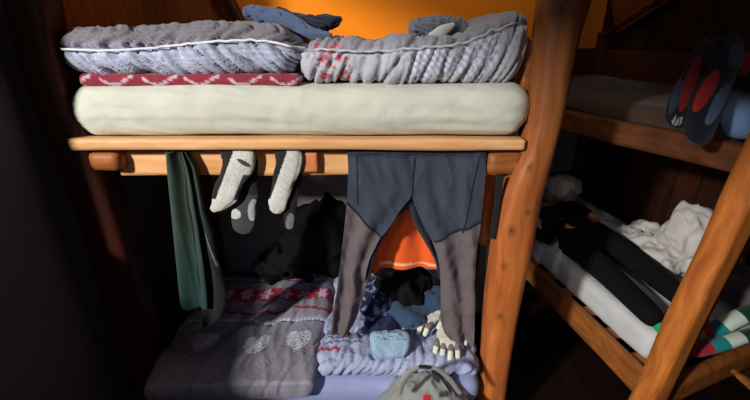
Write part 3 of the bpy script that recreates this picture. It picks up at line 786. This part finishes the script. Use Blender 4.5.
# ------------------------------------------------------------------ far bunk at the right
th = math.radians(11); U = Vector((-math.sin(th), math.cos(th), 0)); V_ = Vector((math.cos(th), math.sin(th), 0)); PB = Vector((1.38, 1.54, 0))
def B(s, w, r): return PB+U*s+V_*w+Vector((0, 0, Z(r)))
K2 = []
M_fp = wood('orange bunk timber', (158, 84, 34), (214, 130, 60), 'z', rough=.5, knots=[(W(690, 283, 1.34), .012), (W(711, 262, 1.34), .012), (W(676, 337, 1.34), .014), (W(656, 374, 1.34), .013), (W(737, 193, 1.34), .014), (W(664, 312, 1.34), .009), (W(716, 225, 1.34), .012)])
M_fr = wood('brown bunk timber', (120, 66, 30), (170, 104, 50), 'y', rough=.55)
M_fd = wood('dark bunk timber', (58, 28, 13), (92, 46, 22), 'x', rough=.6)
fb = empty('bunk_bed', (1.75, 2.4, 0), 'brown timber bunk bed at the right with its square leaning post', 'bunk bed', 'bunk beds')
pb = W(648, 400, 1.42); pt = W(760, 168, 1.42); dd = (pt-pb).normalized()
beam('post', pb-dd*(pb.z/dd.z), pb+dd*((2.6-pb.z)/dd.z), .10, .12, M_fp, fb, up=(-.95, -.3, 0), bev=.008, seed=4)
beam('side_rail', B(-.02, -.035, -1.63), B(1.92, -.035, -1.63), .045, .155, M_fr, fb, seed=1)
ra, rb = G(748, 160, Z(-.46)), G(556, 118, Z(-.46))
dirr = (rb-ra).normalized()
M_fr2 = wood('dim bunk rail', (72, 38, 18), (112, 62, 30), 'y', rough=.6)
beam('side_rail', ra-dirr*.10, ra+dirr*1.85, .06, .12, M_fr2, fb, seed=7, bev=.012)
ea = G(672, 388, Z(-1.57)); eb = G(752, 352, Z(-1.57)); ed = (eb-ea).normalized()
beam('end_rail', ea-ed*.03+Vector((0, .03, -.06)), ea+ed*.95+Vector((0, .03, -.06)), .07, .14, M_fr, fb, seed=3, bev=.02)
beam('end_rail', B(1.97, -.03, -.35), B(1.97, .95, -.35), .05, .45, M_fd, fb)
beam('end_rail', B(1.97, -.03, -1.45), B(1.97, .95, -1.45), .05, .4, M_fd, fb)
beam('guard_board', B(1.95, .95, -.28), B(.2, .95, -.28), .04, .3, M_fd, fb)
M_rg = wood('split wood', (150, 84, 36), (206, 132, 66), 'x', scale=1.5)
beam('rung', W(731, 371, 1.36), W(765, 396, 1.30), .045, .035, M_rg, fb, bev=.012, wob=.02)
for w in (-.03, .93): beam('post', B(1.97, w, -2.05), B(1.97, w, 0), .08, .08, M_fd, fb, up=(0, 1, 0))
for k in range(10): beam('slat', B(.1+.2*k, 0, -1.585), B(.1+.2*k, .92, -1.585), .08, .02, M_slat, fb, up=(0, 0, 1), bev=.003)
for k in range(10): beam('slat', B(.1+.2*k, .14, -.46), B(.1+.2*k, .92, -.46), .08, .02, M_slat, fb, up=(0, 0, 1), bev=.003)

RB = Matrix.Rotation(th, 3, 'Z')
M_ws = cloth('white sheet', (205, 208, 214), crease=.2, csc=8)
o = softbox('mattress', B(.99, .45, -1.485), (.88, 1.88, .17), .05, M_ws, cell=.02, R=RB, disp=lambda q, nn: .006*nz(q.x*6, q.y*4, q.z*6)+.004*ridged(q.x*9, q.y*9+q.z*20, 2))
tag(o, 'white sheeted mattress under the person lying on the right bunk', 'mattress')
M_ds = cloth('brown grey sheet', (82, 64, 56), crease=.2, csc=8)
o = softbox('mattress', B(1.02, .45, -.39), (.88, 1.84, .12), .05, M_ds, cell=.022, R=RB, disp=lambda q, nn: .006*nz(q.x*6, q.y*4, q.z*6))
tag(o, 'dim brownish mattress on the upper level of the right bunk', 'mattress')
# blue pillow at the upper right
M_bp = cloth('blue pillowcase', (140, 182, 240), crease=.2, csc=10)
pc = W(752, 120, 1.72)
o = softbox('pillow', (pc.x+.0, 1.80, pc.z+.01), (.40, .42, .155), .075, M_bp, cell=.018, R=RB, disp=lambda q, nn: .012*nz(q.x*6, q.y*6, q.z*6))
tag(o, 'blue pillow on the upper right bunk, cut by the photo edge', 'pillow')
# ski jacket with red and grey panels
M_jk = cloth('ski jacket', attr=True, weave=900, rough=.7)
jk = empty('jacket', W(700, 140, 1.5), 'navy sports jacket with red and grey panels draped over the upper right bunk', 'jacket')
def jcol(t, a, p):
    px, py = project(p)
    if inell(px, py, 706, 91, 7, 24, .52): return (176, 44, 46)
    if inell(px, py, 718, 104, 6, 24, .50): return (94, 118, 156)
    if inell(px, py, 690, 83, 6, 30, .32): return (168, 40, 44)
    if inell(px, py, 676, 96, 4.5, 18, .32): return (62, 72, 92)
    if inell(px, py, 736, 54, 7, 14, .3): return (80, 96, 124)
    if inell(px, py, 748, 62, 8, 13, .5): return (150, 40, 44)
    for k in range(3):
        if abs((py-119-k*2.6)-(-.25)*(px-677)) < .75 and abs(px-677-k) < 6: return (214, 214, 220)
    return (24, 30, 46)
YJ = 1.5
tube('sleeve', [(W(706, 48, YJ+.30), .05), (W(694, 75, YJ+.18), .055), (W(683, 100, YJ+.10), .06), (W(676, 118, YJ+.06), .05)], M_jk, jk, n=72, K=190, flat=.35, col=jcol, disp=dw(3, .1))
tube('sleeve', [(W(736, 48, YJ+.26), .065), (W(722, 74, YJ+.12), .075), (W(710, 102, YJ+.03), .072), (W(699, 132, YJ-.02), .060)], M_jk, jk, n=72, K=190, flat=.35, col=jcol, disp=dw(6, .1))
tube('jacket_body', [(W(712, 50, YJ+.40), .07), (W(735, 66, YJ+.34), .10), (W(765, 62, YJ+.30), .12)], M_jk, jk, n=36, K=70, flat=.4, col=jcol, disp=dw(8, .15))

# ------------------------------------------------------------------ person lying on the lower right bunk
M_skin = cloth('skin', (186, 118, 88), bump=.05, sheen=0)
M_cl = cloth('black clothing', (10, 10, 12), crease=.5, csc=9, sheen=0)
M_hair = cloth('dark hair', (30, 20, 14), crease=.4, csc=40)
def skin(name, pts, edges, mat, parent, sub=2, root=0):
    origin = wloc(parent) if parent else Vector((0, 0, 0))
    me = bpy.data.meshes.new(name); me.from_pydata([Vector(p[0])-origin for p in pts], edges, []); me.materials.append(mat)
    o = bpy.data.objects.new(name, me); C.objects.link(o)
    if parent: o.parent = parent
    sk = o.modifiers.new('skin', 'SKIN'); sk.use_smooth_shade = True
    for i, v in enumerate(me.skin_vertices[0].data if me.skin_vertices else []): pass
    if not me.skin_vertices:
        bpy.context.view_layer.objects.active = o
    for i, p in enumerate(pts):
        r = p[1]; r = r if isinstance(r, tuple) else (r, r)
        me.skin_vertices[0].data[i].radius = r
        me.skin_vertices[0].data[i].use_root = (i == root)
    s = o.modifiers.new('sub', 'SUBSURF'); s.levels = sub; s.render_levels = sub
    return o
pe = empty('person', B(.95, .32, -1.4), 'person in black clothes and striped socks lying on the lower right bunk', 'person')
def Q(px, py, r): return G(px, py, Z(r))
hipA, hipB = Q(577, 246, -1.32), Q(600, 236, -1.29)
kneeA, kneeB = Q(607, 273, -1.32), Q(634, 260, -1.30)
ankA, ankB = Q(657, 321, -1.335), Q(690, 304, -1.32)
pel = Q(586, 239, -1.29); sp1 = Q(574, 229, -1.28); chest = Q(562, 219, -1.27); nk = Q(545, 207, -1.27)
head = Q(533, 198, -1.26); crown = Q(526, 192, -1.26)
shA, shB = Q(550, 222, -1.30), Q(572, 208, -1.27)
elA = Q(548, 240, -1.34); wrA = Q(528, 228, -1.36)
elB = W(600, 223, 2.66); wrB = W(562, 216, 2.78)
body = [(pel, .10), (sp1, .095), (chest, .11), (nk, .055), (head, .085), (crown, .07),
        (hipA, .075), (kneeA, .055), (ankA, .036), (hipB, .075), (kneeB, .055), (ankB, .036),
        (shA, .055), (elA, .040), (wrA, .028), (shB, .055), (elB, .038), (wrB, .028)]
E = [(0, 1), (1, 2), (2, 3), (3, 4), (4, 5), (0, 6), (6, 7), (7, 8), (0, 9), (9, 10), (10, 11), (2, 12), (12, 13), (13, 14), (2, 15), (15, 16), (16, 17)]
# hands with five fingers each, on the same continuous skin
def hand(wi, wrist, d, side, upv):
    d = d.normalized(); side = side.normalized()
    k = len(body); palm = wrist+d*.06; body.append((palm, (.030, .018))); E.append((wi, k))
    for i, (o_, L) in enumerate(((-.028, .060), (-.009, .072), (.010, .068), (.028, .052))):
        a = palm+d*.035+side*o_; b = a+d*L*.55+upv*.004; c_ = a+d*L-upv*.012
        n0 = len(body); body.extend([(a, .009), (b, .008), (c_, .007)]); E.extend([(k, n0), (n0, n0+1), (n0+1, n0+2)])
    n0 = len(body); body.extend([(wrist+d*.03-side*.035, .010), (wrist+d*.065-side*.055, .008)]); E.extend([(k, n0), (n0, n0+1)])
hand(14, wrA, Vector((-.2, .9, -.05)), Vector((.9, .2, 0)), Vector((0, 0, 1)))
hand(17, wrB, (wrB-elB), Vector((.1, .5, .8)), Vector((0, 0, 1)))
skin('body', body, E, M_skin, pe)
skin('jumper', [(pel, .118), (sp1, .115), (chest, .14), (nk-U*.02, .07), (shA, .07), (elA, .052), (wrA-(wrA-elA)*.15, .040), (shB, .07), (shB.lerp(elB, .75), .052)],
     [(0, 1), (1, 2), (2, 3), (2, 4), (4, 5), (5, 6), (2, 7), (7, 8)], M_cl, pe)
skin('trousers', [(pel-U*.0, .122), (hipA, .095), (kneeA, .074), (ankA+(ankA-kneeA)*.05, .058), (hipB, .095), (kneeB, .074), (ankB+(ankB-kneeB)*.05, .056)],
     [(0, 1), (1, 2), (2, 3), (0, 4), (4, 5), (5, 6)], M_cl, pe)
# face, ears, hair
hd = (crown-nk).normalized()
hr = tube('hair', [(head+hd*.00+Vector((.0, .0, .03)), .088), (head+hd*.06+Vector((0, 0, .015)), .094), (crown+Vector((0, 0, 0)), .078)], M_hair, pe, flat=.95, n=24, disp=dw(2, .15))
face = V_*-1
tube('nose', [(head+face*.085+hd*.01, .012), (head+face*.10-hd*.012, .014)], M_skin, pe, flat=.9)
for s in (-1, 1):
    softbox('eye', head+face*.082+hd*.025+Vector((0, 0, s*.03)), (.02, .02, .02), .01, cloth('eye', (60, 50, 46)), pe, cell=.006)
tube('mouth', [(head+face*.082-hd*.04+Vector((0, 0, -.02)), .006), (head+face*.082-hd*.04+Vector((0, 0, .02)), .006)], cloth('lips', (150, 80, 70)), pe, flat=.8)
tube('ear', [(head+Vector((0, 0, .085))+hd*.02, .014), (head+Vector((0, 0, .088))-hd*.02, .012)], M_skin, pe, flat=.5)
# striped socks: green cuff, red, teal, white, dark green
SC = [(24, 168, 110), (206, 26, 62), (18, 140, 146), (214, 226, 218), (20, 66, 52)]
def scol(br):
    def f(t, a, p):
        for i, b in enumerate(br):
            if t < b: return SC[i]
        return SC[-1]
    return f
Yf = 1.58
tube('sock', [(ankA.lerp(kneeA, .12), .040), (W(668, 334, 1.62), .048), (W(688, 348, 1.56), .050), (W(706, 348, Yf), .043), (W(725, 343, Yf), .042), (W(742, 337, Yf), .040), (W(757, 333, Yf), .030)], M_sock, pe, n=28, K=110, ref=(0, .4, 1), flat=.72, col=scol([.26, .535, .68, .83]))
tube('sock', [(ankB.lerp(kneeB, .12), .038), (W(696, 314, 1.72), .046), (W(703, 328, 1.70), .052), (W(718, 328, 1.68), .052), (W(733, 320, 1.68), .054), (W(750, 313, 1.68), .050), (W(768, 308, 1.68), .036)], M_sock, pe, n=28, K=110, ref=(0, .4, 1), flat=.72, col=scol([.22, .41, .56, .74]))

# bedding behind the person
M_wd = cloth('pale duvet', (200, 196, 196), crease=.4, csc=16)
c = G(662, 268, Z(-1.34))
o = crumple('blanket', B(.72, .66, -1.33), (.36, .56, .13), M_wd, seed=44, amp=.035, sc=8, r=.06, R=RB, cell=.013)
tag(o, 'crumpled pale blanket pushed behind the legs of the lying person', 'blanket')
c = W(694, 236, 2.2)
o = crumple('pillow', (c.x, 2.24, c.z+.01), (.28, .24, .28), M_wd, seed=51, amp=.03, sc=7, r=.1, cell=.013)
tag(o, 'bright crumpled white pillow behind the leaning post of the right bunk', 'pillow')
M_gb = cloth('dark grey blanket', (98, 92, 104), crease=.3, csc=14)
o = crumple('blanket', B(.25, .78, -1.33), (.34, .44, .15), M_gb, seed=61, amp=.03, sc=7, r=.05, R=RB, cell=.015)
tag(o, 'dark grey blanket to the right of the leaning post above the striped socks', 'blanket')
M_gp = cloth('silver grey pillow', (168, 160, 164), crease=.3, csc=20)
c = W(560, 189, 3.15)
o = crumple('pillow', (c.x+.0, 3.2, c.z), (.34, .26, .17), M_gp, seed=71, amp=.03, sc=8, r=.07, R=RB, cell=.014)
tag(o, 'grey rumpled pillow at the far end of the lower right bunk', 'pillow')

# ------------------------------------------------------------------ light
def area(name, loc, target, sx, sy, power, col, spread=180):
    l = bpy.data.lights.new(name, 'AREA'); l.shape = 'RECTANGLE'; l.size = sx; l.size_y = sy; l.energy = power; l.color = col; l.spread = math.radians(spread)
    o = bpy.data.objects.new(name, l); C.objects.link(o); o.location = loc
    o.rotation_euler = (Vector(target)-Vector(loc)).to_track_quat('-Z', 'Y').to_euler(); return o
def spot(name, loc, target, cone, power, col, rad=.12, blend=.8):
    l = bpy.data.lights.new(name, 'SPOT'); l.spot_size = math.radians(cone); l.spot_blend = blend; l.energy = power; l.color = col; l.shadow_soft_size = rad
    o = bpy.data.objects.new(name, l); C.objects.link(o); o.location = loc
    o.rotation_euler = (Vector(target)-Vector(loc)).to_track_quat('-Z', 'Y').to_euler(); return o
spot('sunlit_sky', (-3.4, -2.2, 3.6), (-1.0, .5, 2.0), 50, 1500, (1, .96, .88), .20, .3)
spot('low_warm_fill', (-1.1, -.5, 1.75), (1.0, 1.6, .75), 42, 42, (1, .84, .62), .06, .8)  # unseen warm spot inside the room, added to brighten the low right side
spot('blue_fill', (.1, -.2, 1.9), (.2, 1.6, .5), 60, 16, (.5, .62, 1), .15, .9)  # unseen bluish spot near the camera, added as fill on the lower bunk
spot('upper_wall_fill', (.15, 1.65, 3.2), (.15, 2.62, 2.2), 140, 24, (1, .93, .82), .15, .8)  # unseen overhead spot added to light the orange back wall
spot('upper_wall_fill', (1.2, 2.6, 3.1), (1.45, 3.5, 2.2), 70, 5, (1, .93, .85), .15, .8)  # second unseen spot, added to light the alcove wall
spot('blue_fill', (.2, -.3, 2.3), (1.62, 1.75, 1.8), 30, 5, (.75, .82, 1), .15, .9)  # another unseen bluish fill, added for the dark upper right bunk
lp = bpy.data.lights.new('room_fill', 'POINT'); lp.energy = 7; lp.shadow_soft_size = .4; lp.color = (1, .88, .85)  # unseen point fill behind the camera, added to lift the dark walls
lo_ = bpy.data.objects.new('room_fill', lp); C.objects.link(lo_); lo_.location = (-.3, -.9, 2.2)
wd = bpy.data.worlds.new('World'); bpy.context.scene.world = wd; wd.use_nodes = True
wd.node_tree.nodes['Background'].inputs['Color'].default_value = (.8, .8, 1, 1)
wd.node_tree.nodes['Background'].inputs['Strength'].default_value = .06

# ------------------------------------------------------------------ camera
cam = bpy.data.cameras.new('Camera'); co = bpy.data.objects.new('Camera', cam); C.objects.link(co)
co.location = (0, 0, CZ); co.rotation_euler = (math.radians(90)-P, 0, 0)
cam.sensor_width = 36; cam.lens = 36*F/750; cam.clip_start = .02
bpy.context.scene.camera = co
sc = bpy.context.scene
sc.view_settings.view_transform = 'Standard'; sc.view_settings.look = 'None'; sc.view_settings.exposure = 0
